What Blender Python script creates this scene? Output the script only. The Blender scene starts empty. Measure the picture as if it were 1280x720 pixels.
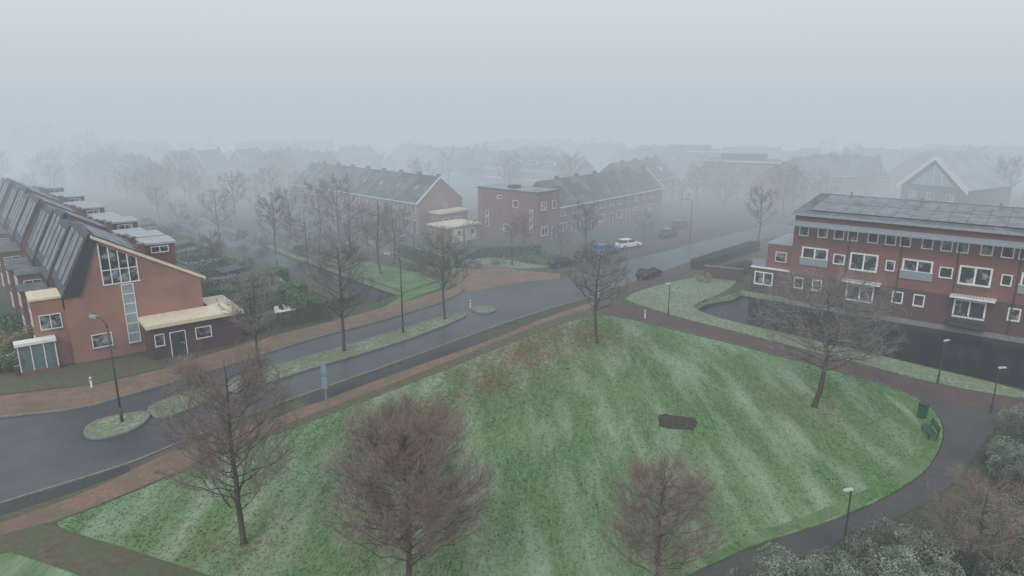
import bpy, bmesh, math, random
from mathutils import Vector, Matrix
from mathutils.geometry import delaunay_2d_cdt

scene = bpy.context.scene
COL = scene.collection
HC = 22.0
PITCH = math.atan(230/865)
CP, SP = math.cos(PITCH), math.sin(PITCH)

def G(u, v):
    """surveyed ground position (metres) of a bearing seen from the mast at the origin"""
    yc = (360-v)/865.0
    Z = -SP + CP*yc
    Y = CP + SP*yc
    t = -HC/Z
    return (t*(u-640)/865.0, t*Y)
def GP(l): return [G(*p) for p in l]

# ------------------------------------------------------------------ materials
def M(name, c1, c2=None, scale=4.0, rough=0.85, big=None, bigscale=0.12, bump=0.0, spec=0.3, metal=0.0, lo=0.35, hi=0.65, stretch=None, dist=0.0, rnd=False, bigf=.7, third=None):
    m = bpy.data.materials.new(name); m.use_nodes = True
    nt = m.node_tree; N = nt.nodes; L = nt.links
    b = N["Principled BSDF"]
    b.inputs["Roughness"].default_value = rough
    b.inputs["Specular IOR Level"].default_value = spec
    b.inputs["Metallic"].default_value = metal
    if c2 is None: c2 = tuple(x*0.8 for x in c1)
    tc = N.new("ShaderNodeTexCoord")
    vec = tc.outputs["Object"]
    if rnd:
        oi = N.new("ShaderNodeObjectInfo"); ml = N.new("ShaderNodeMath"); ml.operation='MULTIPLY'; ml.inputs[1].default_value=60
        L.new(oi.outputs["Random"], ml.inputs[0]); va = N.new("ShaderNodeVectorMath"); va.operation='ADD'
        L.new(vec, va.inputs[0]); L.new(ml.outputs[0], va.inputs[1]); vec = va.outputs[0]
    v0 = vec
    if stretch:
        mp = N.new("ShaderNodeMapping"); mp.inputs["Scale"].default_value = stretch[:3]
        if len(stretch) > 3: mp.inputs["Rotation"].default_value = (0, 0, stretch[3])
        L.new(vec, mp.inputs[0]); vec = mp.outputs[0]
    n = N.new("ShaderNodeTexNoise"); n.inputs["Scale"].default_value = scale
    n.inputs["Detail"].default_value = 5; n.inputs["Roughness"].default_value = 0.65
    n.inputs["Distortion"].default_value = dist
    L.new(vec, n.inputs["Vector"])
    r = N.new("ShaderNodeValToRGB")
    r.color_ramp.elements[0].position = lo; r.color_ramp.elements[0].color = (*c1, 1)
    r.color_ramp.elements[1].position = hi; r.color_ramp.elements[1].color = (*c2, 1)
    L.new(n.outputs["Fac"], r.inputs[0])
    out = r.outputs[0]
    def layer(out, col, sc, f, a, bb, vv):
        n2 = N.new("ShaderNodeTexNoise"); n2.inputs["Scale"].default_value = sc
        n2.inputs["Detail"].default_value = 4
        L.new(vv, n2.inputs["Vector"])
        r2 = N.new("ShaderNodeValToRGB")
        r2.color_ramp.elements[0].position = a; r2.color_ramp.elements[0].color = (0, 0, 0, 1)
        r2.color_ramp.elements[1].position = bb; r2.color_ramp.elements[1].color = (f, f, f, 1)
        L.new(n2.outputs["Fac"], r2.inputs[0])
        mx = N.new("ShaderNodeMixRGB"); L.new(r2.outputs[0], mx.inputs[0])
        L.new(out, mx.inputs[1]); mx.inputs[2].default_value = (*col, 1)
        return mx.outputs[0]
    if big: out = layer(out, big, bigscale, bigf, .42, .62, v0)
    if third: out = layer(out, third[0], third[1], third[2], .45, .68, vec)
    L.new(out, b.inputs["Base Color"])
    if bump:
        bp = N.new("ShaderNodeBump"); bp.inputs["Strength"].default_value = bump
        bp.inputs["Distance"].default_value = 0.05
        L.new(n.outputs["Fac"], bp.inputs["Height"]); L.new(bp.outputs[0], b.inputs["Normal"])
    return m

mt = {}
mt['base'] = M("ground_cover", (.04,.06,.03), (.08,.10,.055), 1.5, big=(.10,.085,.065), bigscale=.06, bump=.5)
mt['lawn'] = M("frosted_lawn", (.045,.12,.03), (.17,.275,.13), 7, big=(.155,.235,.10), bigscale=.11, bump=.8, lo=.32, hi=.72, bigf=.6, stretch=(1,.18,1,-.75), third=((.32,.41,.30),.5,.6))
mt['verge'] = M("frosted_verge", (.075,.12,.055), (.30,.36,.26), 3, big=(.15,.19,.11), bigscale=.3, bump=1.0, lo=.33, hi=.68)
mt['green_g'] = M("garden_lawn_green", (.05,.13,.03), (.11,.21,.07), 2.5, big=(.16,.23,.12), bigscale=.4, bump=1.0)
mt['tuft'] = M("grass_tuft", (.045,.13,.027), (.28,.40,.24), 3, lo=.36, hi=.74, big=(.17,.26,.11), bigscale=.11, bigf=.6, stretch=(1,.18,1,-.75), third=((.40,.49,.38),.5,.6))
mt['leaf'] = M("fallen_leaf", (.30,.13,.08), (.17,.08,.05), 3)
mt['asphalt'] = M("asphalt", (.050,.057,.065), (.075,.083,.092), 9, rough=.36, big=(.034,.039,.045), bigscale=.15, bump=.15, spec=.45, third=((.09,.098,.105),.5,.4))
mt['pathas'] = M("damp_path_asphalt", (.062,.060,.062), (.085,.080,.078), 6, rough=.5, big=(.045,.043,.044), bigscale=.4, bump=.2, third=((.10,.09,.08),.8,.4))
mt['wet'] = M("wet_asphalt", (.022,.026,.03), (.035,.04,.045), 6, rough=.4)
mt['clinker'] = M("tan_orange_pavers", (.28,.165,.12), (.17,.115,.09), 5, big=(.15,.115,.085), bigscale=.35, bump=.3, third=((.10,.12,.06),.9,.6))
mt['redpath'] = M("red_brown_pavers", (.135,.085,.078), (.085,.06,.057), 5, big=(.075,.06,.055), bigscale=.3, bump=.3)
mt['dirt'] = M("muddy_path", (.14,.11,.08), (.08,.075,.05), 2.5, big=(.08,.12,.05), bigscale=.5, bump=.5)
mt['soil'] = M("dug_soil", (.028,.023,.019), (.07,.06,.042), 3.5, bump=.8)
mt['kerb'] = M("kerb_concrete", (.24,.24,.23), (.16,.16,.155), 3)
mt['brick'] = M("red_brick", (.265,.12,.092), (.18,.083,.066), 7, big=(.14,.072,.062), bigscale=.4, bump=.3, stretch=(1,1,3), bigf=.55)
mt['brickp'] = M("purple_brick", (.125,.066,.063), (.08,.046,.047), 7, big=(.058,.04,.042), bigscale=.4, bump=.3, stretch=(1,1,3), bigf=.5)
mt['bricko'] = M("pinkish_brick", (.40,.215,.16), (.28,.15,.115), 7, big=(.21,.12,.10), bigscale=.35, bump=.3, stretch=(1,1,3), bigf=.55)
mt['tile'] = M("dark_roof_tile", (.045,.052,.062), (.075,.085,.098), 5, rough=.6, big=(.17,.19,.21), bigscale=.35, bump=.4, rnd=True)
mt['paler'] = M("pale_frosted_roof", (.22,.25,.28), (.33,.36,.39), 3, rough=.6, big=(.14,.16,.18), bigscale=.35)
mt['palest'] = M("pale_roof_panels", (.36,.39,.42), (.46,.49,.51), 2, rough=.5, big=(.27,.30,.33), bigscale=.3)
mt['zinc'] = M("zinc_sheet", (.05,.057,.065), (.032,.037,.044), 2, rough=.45, rnd=True)
mt['bitumen'] = M("bitumen_roof", (.10,.11,.12), (.19,.205,.215), 1.2, rough=.7, big=(.07,.075,.08), bigscale=.5, rnd=True)
mt['white'] = M("white_paint", (.82,.82,.81), (.70,.71,.71), 2, rough=.5)
mt['cream'] = M("cream_fascia", (.74,.68,.53), (.62,.56,.43), 2, rough=.6)
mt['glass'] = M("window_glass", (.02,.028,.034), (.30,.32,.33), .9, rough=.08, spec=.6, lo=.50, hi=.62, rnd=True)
mt['palegl'] = M("pale_frosted_glass", (.22,.29,.33), (.34,.41,.44), 1.2, rough=.15, spec=.5)
mt['bluegl'] = M("greenish_glass", (.06,.12,.12), (.16,.23,.23), .9, rough=.08, spec=.6)
mt['solar'] = M("solar_panel", (.012,.016,.028), (.03,.037,.052), 1.2, rough=.3, spec=.4, rnd=True)
mt['solarf'] = M("frosted_solar_panel", (.07,.085,.11), (.19,.215,.25), .8, rough=.35, spec=.5, rnd=True)
mt['steel'] = M("painted_steel", (.33,.37,.41), (.25,.29,.33), 3, rough=.45, metal=.2)
mt['dgrey'] = M("dark_grey_paint", (.035,.04,.042), (.05,.055,.058), 3, rough=.5)
mt['green'] = M("green_paint", (.02,.085,.05), (.03,.11,.065), 3, rough=.5)
mt['pole'] = M("lamp_pole_green", (.035,.075,.065), (.05,.09,.08), 3, rough=.5)
mt['blue'] = M("grey_blue_sign", (.20,.30,.40), (.17,.25,.35), 2, rough=.4)
mt['wood'] = M("weathered_wood", (.085,.065,.05), (.05,.04,.032), 5, stretch=(1,1,.3), bump=.3)
mt['rubber'] = M("tyre_rubber", (.015,.015,.016), (.022,.022,.022), 5)
mt['rim'] = M("wheel_rim", (.35,.36,.37), (.25,.26,.27), 5, rough=.35, metal=.7)
mt['bark'] = M("bark", (.095,.085,.07), (.055,.05,.042), 6, bump=.6, big=(.10,.11,.07), bigscale=.8, stretch=(1,1,.3))
mt['twig'] = M("brown_twigs", (.17,.135,.122), (.28,.235,.215), .7, rough=.9)
mt['twigr'] = M("mauve_brown_twigs", (.18,.132,.12), (.29,.23,.212), .7, rough=.9)
mt['twigf'] = M("frosted_twigs", (.17,.155,.148), (.30,.28,.27), .7, rough=.9)
mt['twigd'] = M("grey_brown_twigs", (.13,.115,.10), (.22,.20,.18), .7, rough=.9)
mt['twigb'] = M("dark_twigs", (.07,.066,.058), (.12,.11,.098), .7, rough=.9)
mt['hedge'] = M("hedge_leaf", (.04,.10,.028), (.12,.21,.075), 2.2)
mt['hedged'] = M("dark_hedge_leaf", (.03,.045,.025), (.08,.09,.055), 2.2)
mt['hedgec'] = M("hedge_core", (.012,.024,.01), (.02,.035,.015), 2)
mt['bush'] = M("frosted_bush_leaf", (.055,.09,.05), (.34,.40,.34), 1.6, lo=.36, hi=.66, rnd=True)
mt['ochre'] = M("ochre_shrub", (.22,.16,.08), (.30,.24,.13), 2)
def car_mat(n, c): return M(n, c, tuple(x*.9 for x in c), 1, rough=.25, spec=.6)
mt['cblack'] = car_mat("car_paint_black", (.012,.013,.016))
mt['cblue'] = car_mat("car_paint_blue", (.02,.16,.48))
mt['cwhite'] = car_mat("car_paint_white", (.85,.86,.87))
mt['cgrey'] = car_mat("car_paint_grey", (.07,.08,.09))
mt['red'] = M("tail_lamp_red", (.45,.02,.02), None, 2, rough=.3)
mt['lens'] = M("lamp_lens", (.55,.57,.57), None, 2, rough=.3)
mt['water'] = M("canal_water", (.006,.009,.010), (.012,.016,.016), 1.5, rough=.16, spec=.12, bump=.35, stretch=(1,3,1,.6))

# ------------------------------------------------------------------ mesh builder
class MB:
    def __init__(s): s.v=[]; s.f=[]; s.m=[]; s.mats=[]
    def mi(s, k):
        if k not in s.mats: s.mats.append(k)
        return s.mats.index(k)
    def poly(s, pts, k):
        o=len(s.v); s.v+= [tuple(p) for p in pts]; s.f.append(tuple(range(o,o+len(pts)))); s.m.append(s.mi(k))
    def hexa(s, p, k):
        o=len(s.v); s.v+=[tuple(q) for q in p]
        for f in ((0,3,2,1),(4,5,6,7),(0,1,5,4),(1,2,6,5),(2,3,7,6),(3,0,4,7)):
            s.f.append(tuple(o+i for i in f)); s.m.append(s.mi(k))
        return s
    def box(s, x0,y0,z0,x1,y1,z1,k):
        return s.hexa([(x0,y0,z0),(x1,y0,z0),(x1,y1,z0),(x0,y1,z0),(x0,y0,z1),(x1,y0,z1),(x1,y1,z1),(x0,y1,z1)],k)
    def extr(s, A, B, k, kcap=None):
        n=len(A); o=len(s.v); s.v+=[tuple(q) for q in A]+[tuple(q) for q in B]
        s.f.append(tuple(o+i for i in range(n))); s.m.append(s.mi(kcap or k))
        s.f.append(tuple(o+n+i for i in reversed(range(n)))); s.m.append(s.mi(kcap or k))
        for i in range(n):
            j=(i+1)%n; s.f.append((o+i,o+j,o+n+j,o+n+i)); s.m.append(s.mi(k))
        return s
    def prismy(s, prof, y0, y1, k, kc=None): return s.extr([(x,y0,z) for x,z in prof],[(x,y1,z) for x,z in prof],k,kc)
    def prismx(s, prof, x0, x1, k, kc=None): return s.extr([(x0,y,z) for y,z in prof],[(x1,y,z) for y,z in prof],k,kc)
    def prismz(s, prof, z0, z1, k, kc=None): return s.extr([(x,y,z0) for x,y in prof],[(x,y,z1) for x,y in prof],k,kc)
    def tube(s, P, R, n, k, cap=True):
        o=len(s.v)
        for i,p in enumerate(P):
            p=Vector(p)
            d=(Vector(P[min(i+1,len(P)-1)])-Vector(P[max(i-1,0)]))
            if d.length<1e-6: d=Vector((0,0,1))
            d.normalize()
            a=d.orthogonal().normalized() if abs(d.z)<.9 else Vector((1,0,0))
            a=(a-d*a.dot(d)).normalized(); b=d.cross(a)
            for j in range(n):
                t=2*math.pi*j/n; q=p+(a*math.cos(t)+b*math.sin(t))*R[i]; s.v.append((q.x,q.y,q.z))
        mi=s.mi(k)
        for i in range(len(P)-1):
            for j in range(n):
                jj=(j+1)%n; s.f.append((o+i*n+j,o+i*n+jj,o+(i+1)*n+jj,o+(i+1)*n+j)); s.m.append(mi)
        if cap and n>2:
            s.f.append(tuple(o+j for j in reversed(range(n)))); s.m.append(mi)
            s.f.append(tuple(o+(len(P)-1)*n+j for j in range(n))); s.m.append(mi)
        return s
    def cyly(s, x,y,z,r,w,n,k):
        return s.tube([(x,y-w/2,z),(x,y+w/2,z)],[r,r],n,k)
    def mesh(s, name, fix=True, smooth=False):
        me=bpy.data.meshes.new(name); me.from_pydata(s.v,[],s.f)
        for k in s.mats: me.materials.append(mt[k])
        me.polygons.foreach_set("material_index", s.m)
        if fix:
            bm=bmesh.new(); bm.from_mesh(me); bmesh.ops.recalc_face_normals(bm,faces=bm.faces); bm.to_mesh(me); bm.free()
        if smooth: me.polygons.foreach_set("use_smooth",[True]*len(me.polygons))
        me.update(); return me

def obj(name, me, parent=None, loc=(0,0,0), rz=0, sc=1):
    o=bpy.data.objects.new(name, me); COL.objects.link(o)
    if parent: o.parent=parent
    o.location=loc; o.rotation_euler=(0,0,rz)
    if sc!=1: o.scale=(sc,sc,sc) if not isinstance(sc,tuple) else sc
    return o
def thing(name, label, cat, loc, ang=0, group=None, me=None):
    o=obj(name, me, None, (loc[0],loc[1],loc[2] if len(loc)>2 else 0), math.radians(ang))
    if me is None: o.empty_display_size=.5
    o["label"]=label; o["category"]=cat
    if group: o["group"]=group
    return o
def struct(name, me, desc=None):
    o=obj(name, me); o["kind"]="structure"
    o["label"]=desc or name.replace("_"," "); o["category"]=name.replace("_"," ")
    return o
def clone(root, loc, ang=0, label=None, sc=1):
    kids=[(c,[g for g in c.children]) for c in root.children]
    r=root.copy(); COL.objects.link(r)
    r.location=(loc[0],loc[1],loc[2] if len(loc)>2 else 0); r.rotation_euler=(0,0,math.radians(ang)); r.scale=(sc,sc,sc)
    if label: r["label"]=label
    for c,gs in kids:
        k=c.copy(); COL.objects.link(k); k.parent=r
        for g in gs:
            q=g.copy(); COL.objects.link(q); q.parent=k
    return r

# ------------------------------------------------------------------ ground
def chaikin(pts, n=2, closed=True):
    for _ in range(n):
        q=[]; m=len(pts)
        rng=range(m) if closed else range(m-1)
        if not closed: q.append(pts[0])
        for i in rng:
            a=pts[i]; b=pts[(i+1)%m]
            q.append((a[0]*.75+b[0]*.25,a[1]*.75+b[1]*.25)); q.append((a[0]*.25+b[0]*.75,a[1]*.25+b[1]*.75))
        if not closed: q.append(pts[-1])
        pts=q
    return pts
def inside(x,y,P):
    c=False; j=len(P)-1
    for i in range(len(P)):
        xi,yi=P[i]; xj,yj=P[j]
        if (yi>y)!=(yj>y) and x<(xj-xi)*(y-yi)/(yj-yi)+xi: c=not c
        j=i
    return c
def loc2w(o, ang, x, y):
    a=math.radians(ang); return (o[0]+x*math.cos(a)-y*math.sin(a), o[1]+x*math.sin(a)+y*math.cos(a))

AO=(28.6,80.9); AA=-38
near_bank=GP([(866,384),(880,391),(905,398),(1000,420),(1140,453),(1290,489)])
near_bank.append((near_bank[-1][0]+25,near_bank[-1][1]-19))
far_bank=[loc2w(AO,AA,62,.3),loc2w(AO,AA,-1,.3),G(915,368),G(880,374)]
canal=near_bank+far_bank
ditch=GP([(466,380),(412,357),(322,323),(250,293),(205,271),(190,258),(206,255),(235,265),(282,283),(352,312),(446,346),(504,366)])

def ground_sheet():
    S=3500
    V=[(-S,-300),(S,-300),(S,S),(-S,S)]; E=[]
    holes=[canal,ditch]
    for h in holes:
        o=len(V); V+=h; n=len(h)
        E+=[(o+i,o+(i+1)%n) for i in range(n)]
    r=delaunay_2d_cdt([Vector(v) for v in V],E,[],0,1e-5)
    vs=[(v.x,v.y,0) for v in r[0]]; fs=[]
    for f in r[2]:
        cx=sum(vs[i][0] for i in f)/len(f); cy=sum(vs[i][1] for i in f)/len(f)
        if any(inside(cx,cy,h) for h in holes): continue
        fs.append(tuple(f))
    me=bpy.data.meshes.new("ground"); me.from_pydata(vs,[],fs); me.materials.append(mt['base'])
    return me
struct("ground", ground_sheet(), "dull winter ground between gardens and streets")

def inset(poly, off):
    n=len(poly)
    area=sum(poly[i][0]*poly[(i+1)%n][1]-poly[(i+1)%n][0]*poly[i][1] for i in range(n))
    sgn=1 if area>0 else -1
    ins=[]
    for i in range(n):
        a=Vector(poly[i-1]); b=Vector(poly[i]); c=Vector(poly[(i+1)%n])
        d1=(b-a).normalized(); d2=(c-b).normalized(); d=(d1+d2).normalized()
        nn=Vector((-d.y,d.x))*sgn; ins.append((b.x+nn.x*off,b.y+nn.y*off))
    return ins
def bank(name, poly, zb, off):
    mb=MB(); n=len(poly); ins=inset(poly,off)
    for i in range(n):
        j=(i+1)%n
        mb.poly([(*poly[i],0),(*poly[j],0),(*ins[j],zb),(*ins[i],zb)],'verge')
    struct(name, mb.mesh(name), "grassy bank sloping to dark water")
bank("canal_bank", canal, -1.1, .4)
bank("ditch_bank", ditch, -.9, .4)
mb=MB(); mb.poly([(*p,-.6) for p in canal],'water'); struct("canal_water", mb.mesh("canal_water"), "still dark canal water below the flats")
mb=MB(); mb.poly([(*p,-.5) for p in ditch],'water'); struct("ditch_water", mb.mesh("ditch_water"), "narrow dark ditch behind the gardens")

def sheet(name, pts, z, k, desc=None):
    mb=MB(); mb.poly([(*p,z) for p in pts],k); me=mb.mesh(name)
    for p in me.polygons:
        if p.normal.z<0: p.flip()
    return struct(name, me, desc)
def slab(name, pts, z, k, desc=None, side='kerb'):
    mb=MB(); mb.prismz(pts,-.02,z,side,k)
    return struct(name, mb.mesh(name), desc)
def kerbs(name, line, z, closed, w=.16):
    mb=MB(); n=len(line); L=[];R=[]
    for i in range(n):
        a=Vector(line[i-1] if (i>0 or closed) else line[0]); b=Vector(line[(i+1)%n] if (i<n-1 or closed) else line[-1])
        d=(b-a).normalized(); nn=Vector((-d.y,d.x))*w/2; p=Vector(line[i]); L.append(p+nn); R.append(p-nn)
    for i in range(n if closed else n-1):
        j=(i+1)%n
        mb.hexa([(R[i].x,R[i].y,-.02),(R[j].x,R[j].y,-.02),(L[j].x,L[j].y,-.02),(L[i].x,L[i].y,-.02),
                 (R[i].x,R[i].y,z),(R[j].x,R[j].y,z),(L[j].x,L[j].y,z),(L[i].x,L[i].y,z)],'kerb')
    struct(name, mb.mesh(name), "pale concrete kerb")

near_edge=GP([(-200,692),(0,630),(160,581),(205,562),(270,536),(330,512),(400,487),(500,452),(600,415),(680,388),(745,370),(850,332),(960,298),(1010,284)])
far_edge=GP([(1010,268),(960,281),(850,309),(770,330),(700,347),(640,354),(585,362),(560,376),(480,401),(400,421),(330,443),(250,468),(170,492),(100,512),(0,522),(-200,545)])
ne=chaikin(near_edge,2,False); fe=chaikin(far_edge,2,False)
sheet("main_road", ne+fe, .006, 'asphalt', "wet grey asphalt road with two carriageways")
e1=near_edge[-1]; e2=far_edge[0]
sheet("far_road", [e1,(e1[0]+60,e1[1]+60),(e1[0]+54,e1[1]+66),e2], .010, 'asphalt', "asphalt road fading into fog")
side=GP([(655,352),(585,366),(556,347),(500,324),(430,303),(445,296),(520,310),(600,328),(650,338),(700,342),(700,349)])
sheet("side_street", side, .014, 'clinker', "red brick paved side street")
park=GP([(690,333),(745,313),(800,297),(868,279),(880,290),(850,304),(800,318),(745,331),(705,343)])
sheet("parking_strip", park, .018, 'redpath', "paved parking strip beside the terrace")
fp_top=GP([(578,357),(520,374),(430,399),(330,424),(250,448),(205,462),(120,482),(0,496),(-200,515)])
slab("far_pavement", chaikin(GP([(-200,545),(0,521),(100,511),(170,491),(250,467),(330,442),(400,420),(480,400),(560,375),(578,366)]),1,False)+fp_top, .11,'clinker',"orange paver pavement in front of the terrace")
kerbs("far_kerb", chaikin(GP([(-200,545),(0,522),(100,512),(170,492),(250,468),(330,443),(400,421),(480,401),(560,376)]),1,False), .13, False)
slab("near_pavement", chaikin(GP([(-200,722),(0,656),(110,617),(195,575),(215,566),(290,541),(375,513),(500,466),(612,427),(680,398),(745,377)]),1,False)
     +chaikin(GP([(735,392),(700,401),(620,432),(520,473),(400,519),(290,560),(200,601),(100,642),(60,655),(0,670),(-200,735)]),1,False), .10,'clinker',"tan orange paver footpath along the road")
def strip(name,a,b,z,k,desc): slab(name, chaikin(GP(a),1,False)+chaikin(GP(b[::-1]),1,False), z,k,desc,k)
strip("footpath_verge",[(210,597),(290,557),(400,516),(520,470),(620,429),(700,397),(738,386)],[(200,606),(290,566),(400,525),(520,479),(620,438),(700,406),(742,397)],.135,'dirt',"muddy trodden grass edge beside the footpath")
slab("pavement_edge", GP([(-200,706),(0,643),(110,607),(170,584),(205,564),(270,540),(330,516),(372,501),(386,509),(290,541),(215,566),(195,575),(110,617),(0,656),(-200,722)]), .06,'dirt',"muddy strip beside the road")
sheet("parking_bay", GP([(-120,672),(0,634),(90,607),(160,583),(163,590),(95,616),(0,646),(-120,684)]), .064,'wet',"wet dark parking bay")
slab("bus_bay", GP([(378,500),(500,456),(600,420),(612,427),(500,466),(390,507)]), .03,'wet',"wet dark lay-by strip")
kerbs("near_kerb", chaikin(GP([(-200,692),(0,630),(160,581),(205,562),(270,536),(330,512),(400,487),(500,452),(600,415),(680,388),(745,370)]),1,False), .10, False)
slab("road_side_path", GP([(745,370),(850,332),(960,298),(975,303),(860,340),(770,372)]), .09,'redpath',"narrow paved path beside the road")
def isl(name, px, z=.13, sm=2, k='verge'):
    p=chaikin(GP(px),sm); slab(name,p,z,k,"frosted grass traffic island"); kerbs("island_kerb",p,z+.02,True)
isl("traffic_island", [(104,544),(112,531),(138,522),(180,516),(190,519),(172,537),(138,548),(114,550)],sm=2)
isl("median_verge", [(182,513),(206,501),(240,490),(276,482),(270,497),(240,511),(210,523),(196,524)],sm=1)
isl("median_verge", [(284,479),(320,464),(420,437),(540,401),(572,391),(584,392),(576,400),(500,429),(400,458),(330,481),(288,494)],sm=1)
isl("traffic_island", [(588,386),(598,382),(616,384),(622,388),(609,393),(594,391)])
lawn_px=[(60,657),(100,645),(200,604),(290,564),(400,523),(520,477),(620,436),(700,405),(740,396),(765,395),(830,411),(960,443),(1100,481),(1155,502),(1178,528),(1177,560),(1150,600),(1060,646),(950,680),(880,710),(800,752),(600,790),(400,770),(270,722),(130,678)]
lawn=chaikin(GP(lawn_px),2)
slab("park_lawn", lawn, .12,'lawn',"frosted green park lawn","lawn")
rim=chaikin(GP([(1100,483),(1153,503),(1176,529),(1175,560),(1148,599),(1058,645),(950,679),(884,708)]),2,False)
rimi=chaikin(GP([(880,698),(948,668),(1045,633),(1128,590),(1150,557),(1152,532),(1132,509),(1100,489)]),2,False)
sheet("lawn_edge", rim+rimi, .128, 'green_g', "brighter green edge of the lawn beside the path")
sheet("corner_lawn", GP([(-300,640),(0,684),(60,705),(110,722),(200,800),(-300,800)]), .03,'lawn')
sheet("muddy_path", chaikin(GP([(-200,735),(0,668),(60,653),(130,677),(270,720),(400,768),(380,800),(200,800),(110,724),(60,706),(0,686),(-150,735)]),1), .05,'dirt',"muddy path through the grass")
right_path=chaikin(GP([(742,372),(800,384),(860,402),(950,424),(1060,453),(1180,484)]),1,False)+chaikin(GP([(1165,503),(1155,500),(1100,478),(960,440),(830,408),(765,393),(725,390)]),1,False)
slab("park_path", right_path, .08,'redpath',"red brown paved park path")
outer=GP([(1176,483),(1290,507),(1290,520),(1245,535),(1222,565),(1200,600),(1130,645),(1010,695),(910,735),(800,800)])
inner=GP([(700,800),(800,752),(880,712),(950,682),(1060,648),(1150,602),(1179,560),(1180,528),(1155,500)])
slab("asphalt_path", chaikin(outer,1,False)+chaikin(inner,1,False), .07,'pathas',"dark asphalt path curving round the lawn")
slab("canal_path", GP([(1176,482),(1290,502),(1290,522),(1176,500)]), .075,'redpath',"paved canal side path")
slab("canal_verge", chaikin(GP([(776,372),(830,354),(900,342),(925,350),(905,366),(868,380),(866,386),(905,400),(1000,422),(1140,455),(1290,491),(1290,501),(1180,482),(1060,451),(950,422),(860,400),(800,382)]),1), .05,'verge',"frosted verge beside the canal",'verge')
slab("corner_verge", GP([(478,386),(508,366),(550,352),(556,358),(520,371),(486,385)]), .05,'green_g',"grass corner by the ditch",'verge')
sheet("ditch_verge", GP([(448,345),(506,365),(545,351),(520,340),(470,330),(380,300),(350,305)]), .02,'green_g',"green strip along the ditch")
slab("hedge_lawn", GP([(566,343),(600,330),(650,336),(690,334),(640,326),(600,320),(560,330)]), .05,'verge',"small lawn before the hedge",'verge')
slab("shrub_bed", GP([(1195,640),(1260,560),(1420,560),(1420,800),(920,800),(940,745),(1060,700),(1150,665)]), .04,'base',"planting bed","base")
rs=random.Random(9); sc_=G(846,529)
soilp=[]
cs=[(-1.45,-.8),(.9,-1.3),(1.5,.5),(-.8,1.25)]
for i in range(4):
    a=cs[i]; b=cs[(i+1)%4]
    for q in range(8):
        t=q/8; bl_=math.sin(math.pi*t)*.12
        x=a[0]*(1-t)+b[0]*t; y=a[1]*(1-t)+b[1]*t
        soilp.append((sc_[0]+x*(1+bl_)+rs.uniform(-.16,.16),sc_[1]+y*(1+bl_)+rs.uniform(-.16,.16)))
sheet("soil_patch", soilp, .131,'soil',"dug dark soil round a sapling")
slab("front_garden", GP([(-200,512),(0,494),(120,480),(205,460),(180,445),(95,456),(0,440),(-200,450)]), .05,'dirt',"gravel front gardens","dirt")

def tufts(name, poly, n, seed, k, hmin, hmax, zb=.12, ymax=75, size=1):
    r=random.Random(seed); mb=MB(); mi=mb.mi(k)
    xs=[p[0] for p in poly]; ys=[p[1] for p in poly]; c=0
    rp=rim+rimi
    while c<n:
        x=r.uniform(min(xs),max(xs)); y=r.uniform(min(ys),min(max(ys),ymax))
        if not inside(x,y,poly): continue
        if inside(x,y,soilp) and r.random()<.93: continue
        if inside(x,y,rp) and r.random()<.75: continue
        c+=1
        for q in range(2):
            a=r.uniform(0,6.28); h=r.uniform(hmin,hmax); w=r.uniform(.03,.07)*size
            lx=r.uniform(-.07,.07); ly=r.uniform(-.07,.07)
            o=len(mb.v)
            mb.v+=[(x-w*math.cos(a),y-w*math.sin(a),zb),(x+w*math.cos(a),y+w*math.sin(a),zb),(x+lx,y+ly,zb+h)]
            mb.f.append((o,o+1,o+2)); mb.m.append(mi)
    o=obj(name, mb.mesh(name,False)); o["kind"]="stuff"; o["label"]="frosted tufts of lawn grass"; o["category"]="grass"
tufts("grass_tufts", lawn, 50000, 3, 'tuft', .03, .09)
def leaves(name, spots, seed):
    r=random.Random(seed); mb=MB(); mi=mb.mi('leaf')
    for (cx,cy,rad,n) in spots:
        for _ in range(n):
            x=r.gauss(cx,rad); y=r.gauss(cy,rad)
            if not inside(x,y,lawn): continue
            s=r.uniform(.045,.10); a=r.uniform(0,6.28); z=.16+r.uniform(0,.06); o=len(mb.v)
            for t in (0,2.1,4.2): mb.v.append((x+s*math.cos(a+t),y+s*math.sin(a+t),z+r.uniform(-.02,.04)))
            mb.f.append((o,o+1,o+2)); mb.m.append(mi)
    o=obj(name, mb.mesh(name,False)); o["kind"]="stuff"; o["label"]="scattered reddish fallen leaves"; o["category"]="leaves"
sp=[(*G(u,v),r_,n) for u,v,r_,n in ((715,418,2.8,2600),(655,445,2.5,2300),(605,478,2.4,1500),(545,515,1.8,900),(512,545,2.5,500),(670,450,5,1300),(780,428,3,550),(1020,510,2.5,500),(305,683,1.6,300),(760,500,8,350),(505,700,2,350))]
leaves("fallen_leaves", sp, 5)

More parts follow.
